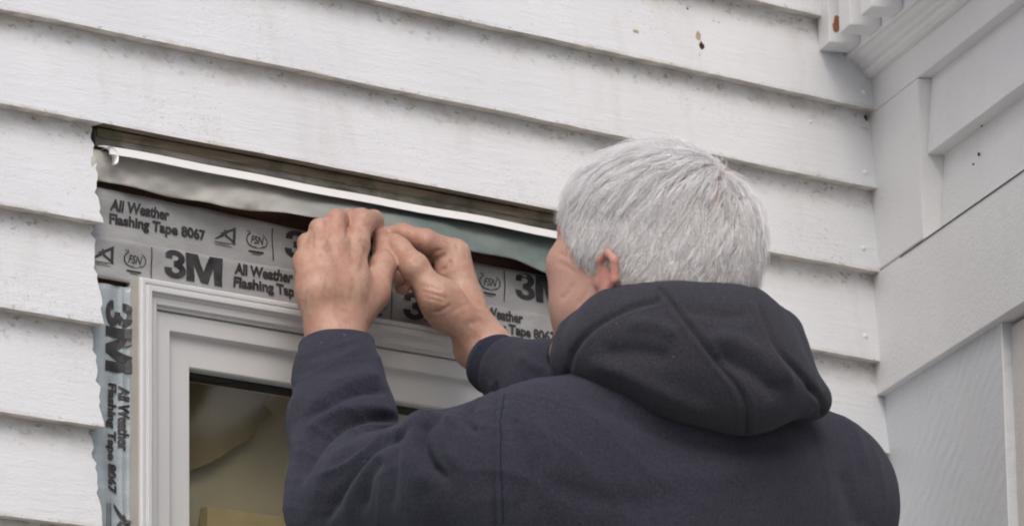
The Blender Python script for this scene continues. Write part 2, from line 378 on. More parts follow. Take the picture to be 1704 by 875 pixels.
tr = N(gt, 'ShaderNodeBsdfTransparent'); tr.inputs[0].default_value = (.95, .95, .90, 1); gl = N(gt, 'ShaderNodeBsdfGlossy'); gl.inputs['Roughness'].default_value = .13
fr = N(gt, 'ShaderNodeValue'); fr.outputs[0].default_value = .085; mx = N(gt, 'ShaderNodeMixShader')
gt.links.new(fr.outputs[0], mx.inputs[0]); gt.links.new(tr.outputs[0], mx.inputs[1]); gt.links.new(gl.outputs[0], mx.inputs[2]); gt.links.new(mx.outputs[0], gt.nodes['Material Output'].inputs[0])
p = MB(); p.box((X0+.08, .020, ZB+.08), (X1-X0-.16, 0, 0), (0, .004, 0), (0, 0, ZT-ZB-.16)); p.build('glass_pane', gm, win)
# panels added behind the glass, coloured to stand for its blurred reflection
bl = MB(); bl.box((X0-.1, .082, ZB-.05), (X1-X0+.2, 0, 0), (0, .004, 0), (0, 0, ZT-ZB+.1))
tag(bl.build('sky_reflection_panel', simple('beige_reflection_tint', (.50, .475, .42), .8, 0, .08, 10)), 'pale beige blind added behind the window glass for its pale reflection', 'reflection_panel')  # pale panel added for the sky reflected in the pane
def Qy(px, py, y): return Q(px, py, -y)
pts = [(300, 600), (560, 600), (500, 640), (452, 655), (440, 672), (455, 690), (432, 705), (420, 728), (395, 740), (360, 765), (310, 785), (296, 790)]
A = [Qy(a, b, .068) for a, b in pts]; A[0][0] -= .1; A[-1][0] -= .1; A[0][2] += .12; A[1][2] += .12
v = MB(); v.prism(A, [a+Y_*.008 for a in A]); tag(v.build('reflection_shape', simple('brown_reflection_tint', (.30, .245, .165), .9, 0, .2, 20)), 'brown curtain added behind the glass for the dark reflection in its top corner', 'reflection_shape')  # wavy brown shape added for the dark part of the reflection
v = MB(); a = Qy(345, 842, .062); v.box(a+Z_*-.3, (.25, 0, 0), (0, .012, 0), (0, 0, .3)); tag(v.build('yellow_reflection', simple('golden_reflection_tint', (.52, .44, .29), .6, 0, .15, 30)), 'pale golden chair added low behind the window glass as a yellow patch of reflection', 'reflection_bar')  # golden bar added for the yellow part of the reflection

# ------------------------------------------------------------------ printed lettering
def text_mesh(s, bold=0.0, shear=0.0):
    c = bpy.data.curves.new('t', 'FONT'); c.body = s; c.size = 1; c.offset = bold; c.shear = shear; c.resolution_u = 4
    o = bpy.data.objects.new('t', c); COL.objects.link(o); dg = bpy.context.evaluated_depsgraph_get(); dg.update()
    me = bpy.data.meshes.new_from_object(o.evaluated_get(dg)); bpy.data.objects.remove(o)
    vs = np.array([v.co[:2] for v in me.vertices]); fs = [tuple(p.vertices) for p in me.polygons]; bpy.data.meshes.remove(me); return vs, fs
def arc(cx, cy, r0, r1, a0, a1, n=14, ry=1):
    o = [(cx+r1*math.cos(math.radians(a0+(a1-a0)*i/n)), cy+ry*r1*math.sin(math.radians(a0+(a1-a0)*i/n))) for i in range(n+1)]
    i_ = [(cx+r0*math.cos(math.radians(a0+(a1-a0)*i/n)), cy+ry*r0*math.sin(math.radians(a0+(a1-a0)*i/n))) for i in range(n+1)]
    vs = o+i_; return np.array(vs), [(i, i+1, n+2+i, n+1+i) for i in range(n)]
def merge(parts):
    V = []; F = []; b = 0
    for vs, fs in parts: V.append(np.array(vs, float)); F += [tuple(b+i for i in f) for f in fs]; b += len(vs)
    return np.vstack(V), F
def poly(pts): return np.array(pts, float), [tuple(range(len(pts)))]
def big_mark():                                                     # heavy "3" joined to an "M", 2.15 wide, 1 high
    parts = [arc(.36, .73, .12, .34, -75, 165, 16, .80), arc(.36, .285, .13, .36, -165, 75, 16, .80)]
    parts += [poly([(.30, .40), (.52, .40), (.60, .50), (.52, .61), (.30, .61)]), poly([(.0, .30), (.02, .20), (.24, .20), (.24, .34), (0, .34)]), poly([(.03, .68), (.26, .68), (.25, .80), (.05, .82)])]
    parts += [poly([(.74, 0), (1.02, 0), (1.02, 1), (.74, 1)]), poly([(1.02, 1), (1.16, 1), (1.36, .42), (1.36, 0), (1.24, 0), (1.02, .62)]), poly([(1.36, 0), (1.48, 0), (1.70, .62), (1.70, 1), (1.56, 1), (1.36, .42)]), poly([(1.70, 0), (1.98, 0), (1.98, 1), (1.70, 1)])]
    return merge(parts)
def tri_mark():
    return merge([poly([(0, .30), (.12, .30), (.52, .55), (.42, .64)]), poly([(.28, .62), (.98, 1.0), (.98, .88), (.40, .56)]), poly([(.86, .95), (.98, 1), (.98, .18), (.86, .22)]), poly([(.98, .18), (.50, .50), (.56, .60), (.90, .34)]),
                  poly([(.45, .78), (.52, .84), (.60, .60), (.52, .56)]), poly([(0, .17), (1, .17), (1, .20), (0, .20)]), poly([(.03, .10), (.7, .10), (.7, .125), (.03, .125)]), poly([(.03, .02), (.85, .02), (.85, .045), (.03, .045)])])
def seal_mark():
    a, f = text_mesh('FSN', .012, .25); a = (a-a.min(0))/(a.max(0)-a.min(0))*np.array([.62, .34])+np.array([.22, .46])
    b, f2 = text_mesh('us', 0, 0); b = (b-b.min(0))/(b.max(0)-b.min(0))*np.array([.16, .10])+np.array([.06, .90])
    return merge([(a, f), (b, f2), arc(.42, .62, .36, .41, 120, 280, 14, .8), arc(.60, .62, .38, .42, -60, 60, 10, .8), arc(.5, .52, .36, .40, 215, 330, 10, .6), poly([(.15, .08), (.82, .08), (.82, .16), (.15, .16)]), poly([(.30, .0), (.70, .0), (.70, .03), (.30, .03)])])
def fit(vf, x0, y0, w_, h_):
    vs, fs = vf; lo = vs.min(0); hi = vs.max(0); return (vs-lo)/(hi-lo)*np.array([w_, h_])+np.array([x0, y0]), fs
def put(name, vf, fn, parent, sub=2):
    vs, fs = vf; bm = bmesh.new(); bv = [bm.verts.new((a, b, 0)) for a, b in vs]
    for f in fs:
        try: bm.faces.new([bv[i] for i in f])
        except ValueError: pass
    bmesh.ops.triangulate(bm, faces=bm.faces)
    for _ in range(sub):
        e = [x for x in bm.edges if x.calc_length() > .012]
        if e: bmesh.ops.subdivide_edges(bm, edges=e, cuts=1); bmesh.ops.triangulate(bm, faces=bm.faces)
    for v_ in bm.verts: v_.co = Vector(fn(v_.co.x, v_.co.y))
    me = bpy.data.meshes.new('m'); bm.to_mesh(me); bm.free(); return link(name, me, INK, parent)
T1, T2 = text_mesh('All Weather', .042, .10), text_mesh('Flashing Tape 8067', .042)
BM_, TM_, SM_ = big_mark(), tri_mark(), seal_mark()
def gsheet(fn, u0, u1, v0, v1, nu, nv, thick=.0006, edge=None):
    vs = []; 
    for i in range(nu+1):
        for j in range(nv+1):
            u = u0+(u1-u0)*i/nu; v_ = v0+(v1-v0)*j/nv
            if edge: u, v_ = edge(u, v_, i, j)
            vs.append(fn(u, v_))
    F = [(i*(nv+1)+j, (i+1)*(nv+1)+j, (i+1)*(nv+1)+j+1, i*(nv+1)+j+1) for i in range(nu) for j in range(nv)]
    me = bpy.data.meshes.new('m'); me.from_pydata([tuple(map(float, v)) for v in vs], [], F)
    bm = bmesh.new(); bm.from_mesh(me); ret = bmesh.ops.solidify(bm, geom=bm.faces[:]+bm.edges[:]+bm.verts[:], thickness=thick); bm.to_mesh(me); bm.free(); return me
# period of the print, measured on the wall
OFFT = .002
def qx(px, py, o=OFFT): p_ = Q(px, py, o); return p_[0], p_[2]
# row one (upper strip)
def strip_print(parent, xbar, zb, per, n0, n1, zf, y, h=1.0, lim=None):
    """xbar: x of one bar; print runs 3M | words | marks | bar; zb baseline z of the words' lower line"""
    F = lambda a, b: (a, y(a, zf(a)+b), zf(a)+b)
    for k in range(n0, n1):
        o = xbar+k*per
        def ok(a, b): return lim is None or (o+a > lim[0] and o+b < lim[1])
        if ok(0, .002): put('printed_bar', fit(poly([(0, 0), (1, 0), (1, 1), (0, 1)]), o, -.010*h, .0013, .034*h), F, parent)
        if ok(.016, .092): put('printed_brand_mark', fit(BM_, o+.016, -.004*h, .074, .029*h), F, parent)
        if ok(.106, .178): put('printed_text', fit(T1, o+.1045, .0116*h, .074, .0120*h), F, parent)
        if ok(.106, .225): put('printed_text', fit(T2, o+.1045, -.0050*h, .120, .0145*h), F, parent)
        if ok(.236, .262): put('printed_emblem', fit(TM_, o+.236, -.0035*h, .026, .021*h), F, parent)
        if ok(.276, .308): put('printed_seal', fit(SM_, o+.274, -.007*h, .028, .024*h), F, parent)
xb1, zb1 = qx(451, 425); xb1b, _ = qx(838, 492); PER = xb1b-xb1
zt1l, zt1r = qx(160, 306)[1], qx(500, 384)[1]
ywav = lambda x, z: -.0030-.0010*math.sin(x*31+z*9)-.0009*math.sin(z*150+x*40+2*math.sin(x*17))-.0005*math.sin(x*95-z*60)
zr1 = zb1+.0085
ups = tag(empty('flashing_tape', ((XO0+XO1)/2, -.002, zr1)), 'upper grey strip of printed flashing tape, right under the loose membrane', 'flashing tape', 'strips of printed flashing tape around the window')
ux0 = XO0-.02; ux1 = XO1+.02
slope1 = (zt1r-zt1l)/(qx(500, 384)[0]-qx(160, 306)[0])
TX = [qx(a, 340)[0] for a in (160, 369, 449, 513, 650, 782, 861, 950)]; TZs = [.0, -.0012, -.0045, -.0062, -.0068, -.0058, -.0060, -.007]
me = gsheet(lambda u, v_: (u, ywav(u, v_), v_+np.interp(u, TX, TZs)*max(0, (v_-zr1)/(zt1l-.004-zr1))), ux0, ux1, zr1-.045, zt1l-.004, 60, 14)
link('tape_sheet', me, TAPE, ups, True)
strip_print(ups, xb1, zr1, PER, -1, 2, lambda a: zr1-.004+.0*(a-xb1), lambda x, z: ywav(x, z)-.0007, lim=(XO0+.008, XO1))
xb2, zb2 = qx(248, 445)
low = tag(empty('flashing_tape', ((XO0+XO1)/2, -.003, zb2-.02)), 'lower grey strip of printed flashing tape lapped over by the window top', 'flashing tape', 'strips of printed flashing tape around the window')
ytop2 = qx(430, 440)[1]
me = gsheet(lambda u, v_: (u, ywav(u, v_)-.0012-.0004*math.sin(u*60), v_), ux0, ux1, ZT-.004, ytop2, 60, 10, edge=None)
link('tape_sheet', me, TAPE, low, True)
strip_print(low, xb2, 0, PER, -1, 3, lambda a: zb2-.0035, lambda x, z: ywav(x, z)-.0020-.0004*math.sin(x*60), lim=(XO0-.03, XO1))
# side strip: runs down beside the frame, wrinkled
sx0, sx1 = XO0-.008, X0-.0016
wr = lambda x, z: -.003-.0012*math.sin(x*230+.8*math.sin(z*14)+1)-.0006*math.sin(z*38+x*120)-.0012*math.exp(-((x-X0+.010)/.0015)**2)-.006*max(0, min(1, 1-(X0-x)/.005))**2
zst = Q(190, 474, .004)[2]
side = tag(empty('flashing_tape', ((sx0+sx1)/2, -.004, ZB-.05)), 'wrinkled strip of flashing tape, tinted blue for reflected sky, running down the left side of the window', 'flashing tape', 'strips of printed flashing tape around the window')
me = gsheet(lambda u, v_: (u, wr(u, v_), v_), sx0, sx1, ZB-.05, zst, 40, 160); link('tape_sheet', me, TAPEB, side, True)
x_l, _ = qx(174, 560, .004); 
def V90(zs): return lambda a, b: (x_l+b, wr(x_l+b, zs-a)-.0012, zs-a)
zq = lambda py: Q(190, py, .004)[2]
put('printed_brand_mark', fit(BM_, 0, 0, zq(500)-zq(618), .0325), V90(zq(500)), side, 4)
put('printed_text', fit(T1, 0, .0165, zq(640)-zq(748), .0120), V90(zq(640)), side, 3)
put('printed_text', fit(T2, 0, 0.001, zq(638)-zq(820), .0145), V90(zq(638)), side, 3)
put('printed_emblem', fit(TM_, 0, .002, .034, .034), V90(zq(836)), side, 3)

# ------------------------------------------------------------------ metal drip cap above the opening
x0_, z0_ = qx(158, 236, .02); zt_ = rows[6]
dz = zt_-Q(500, 305, .022)[2]
pr = [(.002, -dz*.74), (.014, -dz*.86), (.0245, -dz), (.0250, -dz-.0078), (.0230, -dz-.0078), (.0220, -dz-.001), (.0135, -dz*.92), (.002, -dz*.80)]
dc = MB(); n_ = 26; vs = []
xe0, xe1 = XO0+.006, XO1-.004
for i in range(n_+1):
    x = xe0+(xe1-xe0)*i/n_; sag = .0005*math.sin(i*.5)+.0004*math.sin(i*1.3)
    vs += [(x, -a-.0006*math.sin(i*.9), zt_+b+sag) for a, b in pr]
m0 = len(pr); F = [tuple(range(m0)), tuple(range(n_*m0+m0-1, n_*m0-1, -1))]+[(i*m0+j, (i+1)*m0+j, (i+1)*m0+(j+1) % m0, i*m0+(j+1) % m0) for i in range(n_) for j in range(m0)]
dc.add(vs, F); cap = dc.build('drip_cap', METAL)
tag(cap, 'thin white metal drip cap strip across the top of the window opening', 'drip cap')
nl = MB(); nl.box((xe0-.003, -.004, zt_-dz*.80), (xe1-xe0, 0, 0), (0, .0062, 0), (0, 0, dz*.80-.001)); nl.build('weathered_strip', WOODG, wallA); nl = MB(); nl.box((xe0-.003, -.0075, zt_-dz*.40), (xe1-xe0, 0, 0), (0, .0034, 0), (0, 0, dz*.40-.001)); nl.build('weathered_strip', WOOD, wallA)
m_ = MB(); c = Q(186, 254, .026)                                      # bent tab at its end
cv = [(c+X_*(.009*math.sin(a))+Z_*(.010*math.cos(a)-.004)) for a in np.linspace(-.5, 2.3, 9)]
vs = []
for q_ in cv: vs += [q_, q_+Y_*.010, q_+Y_*.010-X_*.0012, q_-X_*.0012]
m_.add(vs, [(0, 1, 2, 3), (32, 33, 34, 35)]+[(4*i+j, 4*i+4+j, 4*i+4+(j+1) % 4, 4*i+(j+1) % 4) for i in range(8) for j in range(4)])
m_.build('bent_tab', METAL, cap, True)

# ------------------------------------------------------------------ loose membrane flap being pulled down
topc = [(150, 248), (260, 266), (380, 290), (500, 318), (620, 340), (740, 362), (860, 385), (1000, 408), (1120, 430)]
botc = [(155, 298), (260, 322), (370, 344), (440, 352), (520, 361), (575, 368), (640, 384), (700, 394), (780, 416), (860, 434), (935, 464), (1010, 490), (1120, 500)]
offb = [.010, .014, .020, .026, .034, .042, .046, .042, .034, .028, .026, .02, .01]
def interp(c, x): return np.interp(x, [a for a, b in c], [b for a, b in c])
vs = []; nu, nv = 96, 14
for i in range(nu+1):
    px = 152+(1118-152)*i/nu; yt, yb = interp(topc, px), interp(botc, px); ob = np.interp(px, [a for a, b in botc], offb)
    for j in range(nv+1):
        f = j/nv; off = .004+(ob-.004)*f**.9+.004*math.sin(math.pi*f)*(.2+.8*math.sin(px*.011)**2)+.0028*math.sin(px*.045+f*4)*f+.0018*math.sin(px*.09-f*7)*f+.0011*math.sin(px*.17+f*9+2*math.sin(px*.03))*f**.5
        vs.append(Q(px, yt+(yb-yt)*f+1.5*math.sin(px*.05)*f, off))
F = [(i*(nv+1)+j, (i+1)*(nv+1)+j, (i+1)*(nv+1)+j+1, i*(nv+1)+j+1) for i in range(nu) for j in range(nv)]
me = bpy.data.meshes.new('m'); me.from_pydata([tuple(map(float, v)) for v in vs], [], F)
bm = bmesh.new(); bm.from_mesh(me); bmesh.ops.solidify(bm, geom=bm.faces[:]+bm.edges[:]+bm.verts[:], thickness=.0007); bm.to_mesh(me); bm.free()
tag(link('membrane_flap', me, WRAP, None, True), 'loose grey green membrane flap held down by both hands under the drip cap', 'membrane')

# ------------------------------------------------------------------ implicit surfaces (sparse surface nets)
def smin(a, b, k):
    h = np.clip(.5+.5*(b-a)/k, 0, 1); return b+(a-b)*h-k*h*(1-h)
def smax(a, b, k): return -smin(-a, -b, k)
def seg(p, a, b, ra, rb):
    a = np.asarray(a, np.float32); b = np.asarray(b, np.float32); ab = b-a; t = np.clip(((p-a)@ab)/(ab@ab+1e-12), 0, 1)
    return np.linalg.norm(p-a-t[:, None]*ab, axis=1)-(ra+(rb-ra)*t)
def chain(p, pts, rs, k=.004):
    d = seg(p, pts[0], pts[1], rs[0], rs[1])
    for i in range(1, len(pts)-1): d = smin(d, seg(p, pts[i], pts[i+1], rs[i], rs[i+1]), k)
    return d
def ell(p, c, r, R=None):
    q = p-np.asarray(c, np.float32)
    if R is not None: q = q@np.asarray(R, np.float32).T
    r = np.asarray(r, np.float32); k0 = np.linalg.norm(q/r, axis=1); k1 = np.linalg.norm(q/(r*r), axis=1)
    return k0*(k0-1)/np.maximum(k1, 1e-6)
def nets(f, lo, hi, h):
    lo = np.array(lo, float); n = np.ceil((np.array(hi)-lo)/h/8).astype(int)*8; B = 8
    G = np.full(n, 1.0, np.float32); nb = n//B
    ii = np.stack(np.meshgrid(*[np.arange(k) for k in nb], indexing='ij'), -1).reshape(-1, 3)
    cen = (lo+(ii*B+B/2)*h).astype(np.float32); d = f(cen)
    thr = (B*h*.87+2*h)*1.35
    for k in range(len(ii)):
        if d[k] < -thr: a = ii[k]*B; G[a[0]:a[0]+B, a[1]:a[1]+B, a[2]:a[2]+B] = -1
    act = ii[np.abs(d) <= thr]; off = np.stack(np.meshgrid(*[np.arange(B)]*3, indexing='ij'), -1).reshape(-1, 3)
    for s in range(0, len(act), 400):
        a = act[s:s+400]; idx = (a[:, None]*B+off[None]).reshape(-1, 3)
        G[idx[:, 0], idx[:, 1], idx[:, 2]] = f((lo+idx*h).astype(np.float32))
    S = G < 0; m = S.shape
    cnt = np.zeros((m[0]-1, m[1]-1, m[2]-1), np.int8)
    for a in (0, 1):
        for b in (0, 1):
            for c in (0, 1): cnt += S[a:m[0]-1+a, b:m[1]-1+b, c:m[2]-1+c]
    cells = np.argwhere((cnt > 0) & (cnt < 8)); ID = np.full(cnt.shape, -1, np.int32); ID[cells[:, 0], cells[:, 1], cells[:, 2]] = np.arange(len(cells))
    cr = np.array([(a, b, c) for a in (0, 1) for b in (0, 1) for c in (0, 1)])
    val = np.stack([G[cells[:, 0]+a, cells[:, 1]+b, cells[:, 2]+c] for a, b, c in cr], 1)
    acc = np.zeros((len(cells), 3)); num = np.zeros(len(cells))
    for i in range(8):
        for j in range(i+1, 8):
            if np.abs(cr[i]-cr[j]).sum() != 1: continue
            x, y = val[:, i], val[:, j]; mk = (x < 0) != (y < 0); t = np.where(mk, x/np.where(mk, x-y, 1), 0)
            acc += np.where(mk[:, None], cr[i]+t[:, None]*(cr[j]-cr[i]), 0); num += mk
    V = lo+(cells+acc/num[:, None])*h
    Fs = []
    for ax in range(3):
        o1, o2 = (ax+1) % 3, (ax+2) % 3
        sl0 = [slice(None)]*3; sl1 = [slice(None)]*3; sl0[ax] = slice(0, -1); sl1[ax] = slice(1, None)
        E = np.argwhere(S[tuple(sl0)] != S[tuple(sl1)]); E = E[(E[:, o1] > 0) & (E[:, o2] > 0) & (E[:, o1] < m[o1]-1) & (E[:, o2] < m[o2]-1)]
        q = []
        for a, b in ((-1, -1), (0, -1), (0, 0), (-1, 0)):
            e = E.copy(); e[:, o1] += a; e[:, o2] += b; q.append(ID[e[:, 0], e[:, 1], e[:, 2]])
        q = np.stack(q, 1); flip = ~S[E[:, 0], E[:, 1], E[:, 2]]; q[flip] = q[flip][:, ::-1]; Fs.append(q)
    Fq = np.vstack(Fs); Fq = Fq[(Fq >= 0).all(1)]
    return V, Fq
def qmesh(V, F):
    me = bpy.data.meshes.new('m'); me.vertices.add(len(V)); me.vertices.foreach_set('co', V.astype(np.float32).ravel())
    k = F.shape[1]; me.loops.add(F.size); me.loops.foreach_set('vertex_index', F.astype(np.int32).ravel())
    me.polygons.add(len(F)); me.polygons.foreach_set('loop_start', np.arange(0, F.size, k, dtype=np.int32)); me.polygons.foreach_set('loop_total', np.full(len(F), k, np.int32))
    me.update(calc_edges=True); me.validate(); return me
def normals(V, F):
    a, b, c, d = (V[F[:, i]] for i in range(4)); n = np.cross(c-a, d-b); N_ = np.zeros_like(V)
    for i in range(4):
        for ax in range(3): N_[:, ax] += np.bincount(F[:, i], n[:, ax], len(V))
    return N_/np.maximum(np.linalg.norm(N_, axis=1, keepdims=True), 1e-12)
def relax(V, F, it=1, lam=.5):
    for _ in range(it):
        acc = np.zeros_like(V); cnt = np.zeros(len(V))
        for i in range(4):
            for j in (1, 3):
                w_ = V[F[:, (i+j) % 4]]
                for ax in range(3): acc[:, ax] += np.bincount(F[:, i], w_[:, ax], len(V))
                cnt += np.bincount(F[:, i], minlength=len(V))
        V = V+(acc/np.maximum(cnt, 1)[:, None]-V)*lam
    return V
def spline(pts, n=10):
    pts = np.array(pts, float); pts = np.vstack([2*pts[0]-pts[1], pts, 2*pts[-1]-pts[-2]]); out = []
    for i in range(1, len(pts)-2):
        for t in np.linspace(0, 1, n, endpoint=False):
            a, b, c, d = pts[i-1:i+3]; out.append(.5*((2*b)+(c-a)*t+(2*a-5*b+4*c-d)*t*t+(3*b-a-3*c+d)*t**3))
    out.append(pts[-2]); return np.array(out)
def strokes(V, Nn, S_):
    """sculpt strokes laid over the side of a surface that faces the street: (points, width px, height m, lopsided)"""
    u, v_, d = proj(V); face = np.clip(-(Nn@fw)*3, 0, 1); D = np.zeros(len(V))
    for pts, wd, amp, *rest in S_:
        side_ = rest[0] if rest else 0
        sp = spline(pts); best = np.full(len(V), 1e9); sg = np.zeros(len(V)); tt = np.zeros(len(V)); L = len(sp)-1
        m_ = (u > sp[:, 0].min()-4*wd) & (u < sp[:, 0].max()+4*wd) & (v_ > sp[:, 1].min()-4*wd) & (v_ < sp[:, 1].max()+4*wd)
        ix = np.where(m_)[0]
        if not len(ix): continue
        uu, vv = u[ix], v_[ix]; bb = np.full(len(ix), 1e9); ss = np.zeros(len(ix)); t2 = np.zeros(len(ix))
        for i in range(L):
            a, b = sp[i], sp[i+1]; ab = b-a; t = np.clip(((uu-a[0])*ab[0]+(vv-a[1])*ab[1])/(ab@ab+1e-9), 0, 1)
            dx, dy = uu-a[0]-t*ab[0], vv-a[1]-t*ab[1]; dd = np.hypot(dx, dy); k = dd < bb
            bb[k] = dd[k]; ss[k] = np.sign(ab[0]*dy-ab[1]*dx)[k]; t2[k] = (i+t[k])/L
        taper = np.clip(np.minimum(t2, 1-t2)*6+.15, 0, 1) if not (len(rest) > 1 and rest[1]) else 1
        w2 = np.where(ss*side_ > 0, wd*2.6, wd)
        D[ix] += amp*np.exp(-(bb/w2)**2)*taper
    return V+Nn*(D*face)[:, None]

# ------------------------------------------------------------------ the man
# head frame
az = math.radians(90+14); tilt = math.radians(12)
hf = np.array([math.cos(az)*math.cos(tilt), math.sin(az)*math.cos(tilt), math.sin(tilt)])
hr = np.array([math.sin(az), -math.cos(az), 0]); hu = np.cross(hr, hf)
HR = np.stack([hr, hf, hu])                                           # rows: right, forward, up
HC = P(1092, 412, 5.36)
def HP(x, y, z): return HC+hr*x+hf*y+hu*z
NB = HP(0, -.035, -.155)                                               # base of the neck
def head_sdf(p):
    d = ell(p, HP(0, -.004, .008), (.080, .093, .082), HR)
    d = smin(d, ell(p, HP(0, .030, -.025), (.066, .064, .075), HR), .03)
    d = smin(d, ell(p, HP(0, -.028, -.026), (.074, .066, .066), HR), .03)
    d = smin(d, chain(p, [HP(-.052, .0, -.068), HP(-.035, .055, -.098), HP(0, .082, -.108), HP(.035, .055, -.098), HP(.052, 0, -.068)], [.016, .014, .018, .014, .016], .01), .03)
    for s in (-1, 1):
        d = smin(d, ell(p, HP(s*.048, .060, -.030), (.024, .026, .022), HR), .018)      # cheekbone
        d = smin(d, ell(p, HP(s*.045, .045, -.065), (.026, .032, .032), HR), .02)       # cheek
        d = smin(d, chain(p, [HP(s*.012, .090, .006), HP(s*.048, .072, .008)], [.010, .009]), .012)
        d = -smin(-d, ell(p, HP(s*.032, .104, -.012), (.017, .016, .011), HR), .01)     # eye socket
        d = smin(d, ell(p, HP(s*.032, .082, -.012), (.0125, .0125, .0125), HR), .003)   # eyeball
        # ear: rim, lobe, bowl
        e = chain(p, [HP(s*.076, .004, -.046), HP(s*.085, .001, -.028), HP(s*.091, -.011, -.021), HP(s*.094, -.022, -.028), HP(s*.090, -.023, -.046), HP(s*.080, -.010, -.060), HP(s*.076, .000, -.066)], [.0033, .0036, .0038, .0040, .0040, .0048, .0052], .003)
        e = smin(e, ell(p, HP(s*.078, -.009, -.045), (.006, .011, .018), HR), .006)
        e = smin(e, ell(p, HP(s*.077, .005, -.048), (.004, .004, .006), HR), .004)
        d = smin(d, e, .005)
    d = smin(d, chain(p, [HP(0, .092, -.002), HP(0, .102, -.030), HP(0, .106, -.042)], [.007, .010, .012], .006), .01)
    d = smin(d, ell(p, HP(0, .096, -.047), (.018, .010, .008), HR), .006)
    d = smin(d, chain(p, [HP(-.020, .088, -.071), HP(0, .096, -.068), HP(.020, .088, -.071)], [.005, .007, .005]), .008)
    d = smin(d, chain(p, [HP(-.018, .088, -.082), HP(0, .096, -.083), HP(.018, .088, -.082)], [.005, .008, .005]), .006)
    d = smin(d, seg(p, HP(0, -.022, -.06), NB, .058, .064), .03)
    return d
# hands (distances are from the wall)
LW = Q(558, 556, .108)
def lhand(p):
    d = None
    mc = [((590, 410, .088), (601, 370, .082), (621, 366, .052), (630, 388, .044)),
          ((556, 410, .090), (560, 367, .080), (580, 364, .052), (606, 384, .044)),
          ((530, 419, .087), (532, 381, .074), (552, 374, .052), (570, 384, .042)),
          ((508, 437, .083), (511, 404, .068), (524, 394, .052), (540, 396, .044))]
    rs = [(.0136, .0132, .0100, .0082), (.0128, .0106, .0098, .0082), (.0120, .0098, .0092, .0078), (.0112, .0088, .0084, .0072)]
    for i, (ch, r) in enumerate(zip(mc, rs)):
        pts = [Q(*c) for c in ch]
        f = chain(p, pts, r, .004)
        f = smin(f, ell(p, pts[1], (r[1]*1.03,)*3), .004)
        m_ = chain(p, [LW+X_*(.006*(1.5-i)), Q(572-i*15, 490-i*2, .104), pts[0]], [.021, .0205, r[0]*1.02], .01)
        m_ = smin(m_, ell(p, pts[0]+np.array([0, -.002, .001]), (.0125,)*3), .006)
        f = smin(f, m_, .006); d = f if d is None else smin(d, f, .0025)
    d = smin(d, chain(p, [Q(570, 545, .095), Q(575, 480, .088), Q(560, 440, .082)], [.022, .026, .020], .01), .012)
    # thumb up the right side of the palm
    th = chain(p, [Q(585, 530, .102), Q(622, 488, .098), Q(636, 447, .092), Q(639, 412, .076), Q(634, 396, .060)], [.019, .0165, .0128, .0108, .0088], .005)
    th = smin(th, ell(p, Q(637, 440, .093), (.0128,)*3), .005)
    d = smin(d, th, .008)
    # wrist and forearm
    LE = P(566, 830, 5.40)
    d = smin(d, chain(p, [LW+X_*.005, LW-X_*.005], [.0225, .0225]), .014)
    d = smin(d, chain(p, [LW, Q(560, 640, .15), LE], [.0235, .028, .038], .02), .012)
    return d
RW = Q(803, 575, .128)
def rhand(p):
    d = None
    fing = [([Q(758, 422, .098), Q(708, 401, .090), Q(670, 389, .070), Q(640, 391, .056)], (.0138, .0114, .0102, .0082)),
            ([Q(762, 436, .074), Q(708, 412, .066), Q(676, 430, .052), Q(662, 460, .050)], (.0132, .0115, .0098, .0085)),
            ([Q(762, 456, .052), Q(712, 440, .044), Q(680, 458, .038), Q(670, 478, .042)], (.0125, .0108, .0092, .0082)),
            ([Q(762, 480, .036), Q(722, 468, .030), Q(698, 478, .034), Q(702, 494, .042)], (.0112, .0095, .0082, .0074))]
    for i, (pts, r) in enumerate(fing):
        f = chain(p, pts, r, .004); f = smin(f, ell(p, pts[1], (r[1]*1.01,)*3), .004)
        f = smin(f, chain(p, [RW+Y_*(.006*i-.006), P(*(lambda t: (t[0], t[1], t[2]))((772, 510, (proj(Q(772, 510, .105-.02*i))[2])))), pts[0]], [.0215, .0200, r[0]*1.03], .01), .006)
        d = f if d is None else smin(d, f, .0035)
    tip = chain(p, [Q(700, 458, .114), Q(690, 445, .112), Q(663, 416, .090), Q(655, 406, .082)], [.0135, .0142, .0125, .0112], .006)
    th = chain(p, [Q(780, 545, .130), Q(727, 496, .126), Q(706, 466, .117)], [.020, .0180, .0140], .006)
    d = smin(d, th, .009)
    d = smin(d, ell(p, Q(737, 505, .118), (.020, .022, .026)), .012)      # ball of the thumb
    d = smin(d, chain(p, [Q(748, 450, .095), Q(765, 490, .088)], [.0150, .020]), .012)
    d = smin(d, tip, .0022)
    RE = P(1030, 790, 5.50)
    d = smin(d, chain(p, [RW, Q(842, 618, .155), RE], [.0245, .0250, .036], .02), .014)
    return d
def body_sdf(p):
    d = np.full(len(p), 1e3, np.float32)
    def near(c, r): return np.linalg.norm(p-np.asarray(c, np.float32), axis=1) < r
    def bound(c, r): return np.linalg.norm(p-np.asarray(c, np.float32), axis=1)-r+.05
    out = None
    for fn, c, r in ((head_sdf, HC+Z_*-.02, .26), (lhand, Q(575, 620, .12), .30), (rhand, Q(800, 560, .12), .34)):
        v_ = bound(c, r).astype(np.float32)*1.0; v_ = np.maximum(v_, .05); k = near(c, r); 
        if k.any(): v_[k] = fn(p[k])
        d = np.minimum(d, v_)
    d = smin(d, TORS(p, -.020), .02)
    return d
O = P(1158, 650, 5.36)
SL, SR = O+np.array([-.165, .035, -.092]), O+np.array([.172, .030, -.085])
LEl = P(580, 842, 5.40); REl = P(1030, 790, 5.50)
LC = Q(559, 566, .116); RC = Q(836, 612, .155)
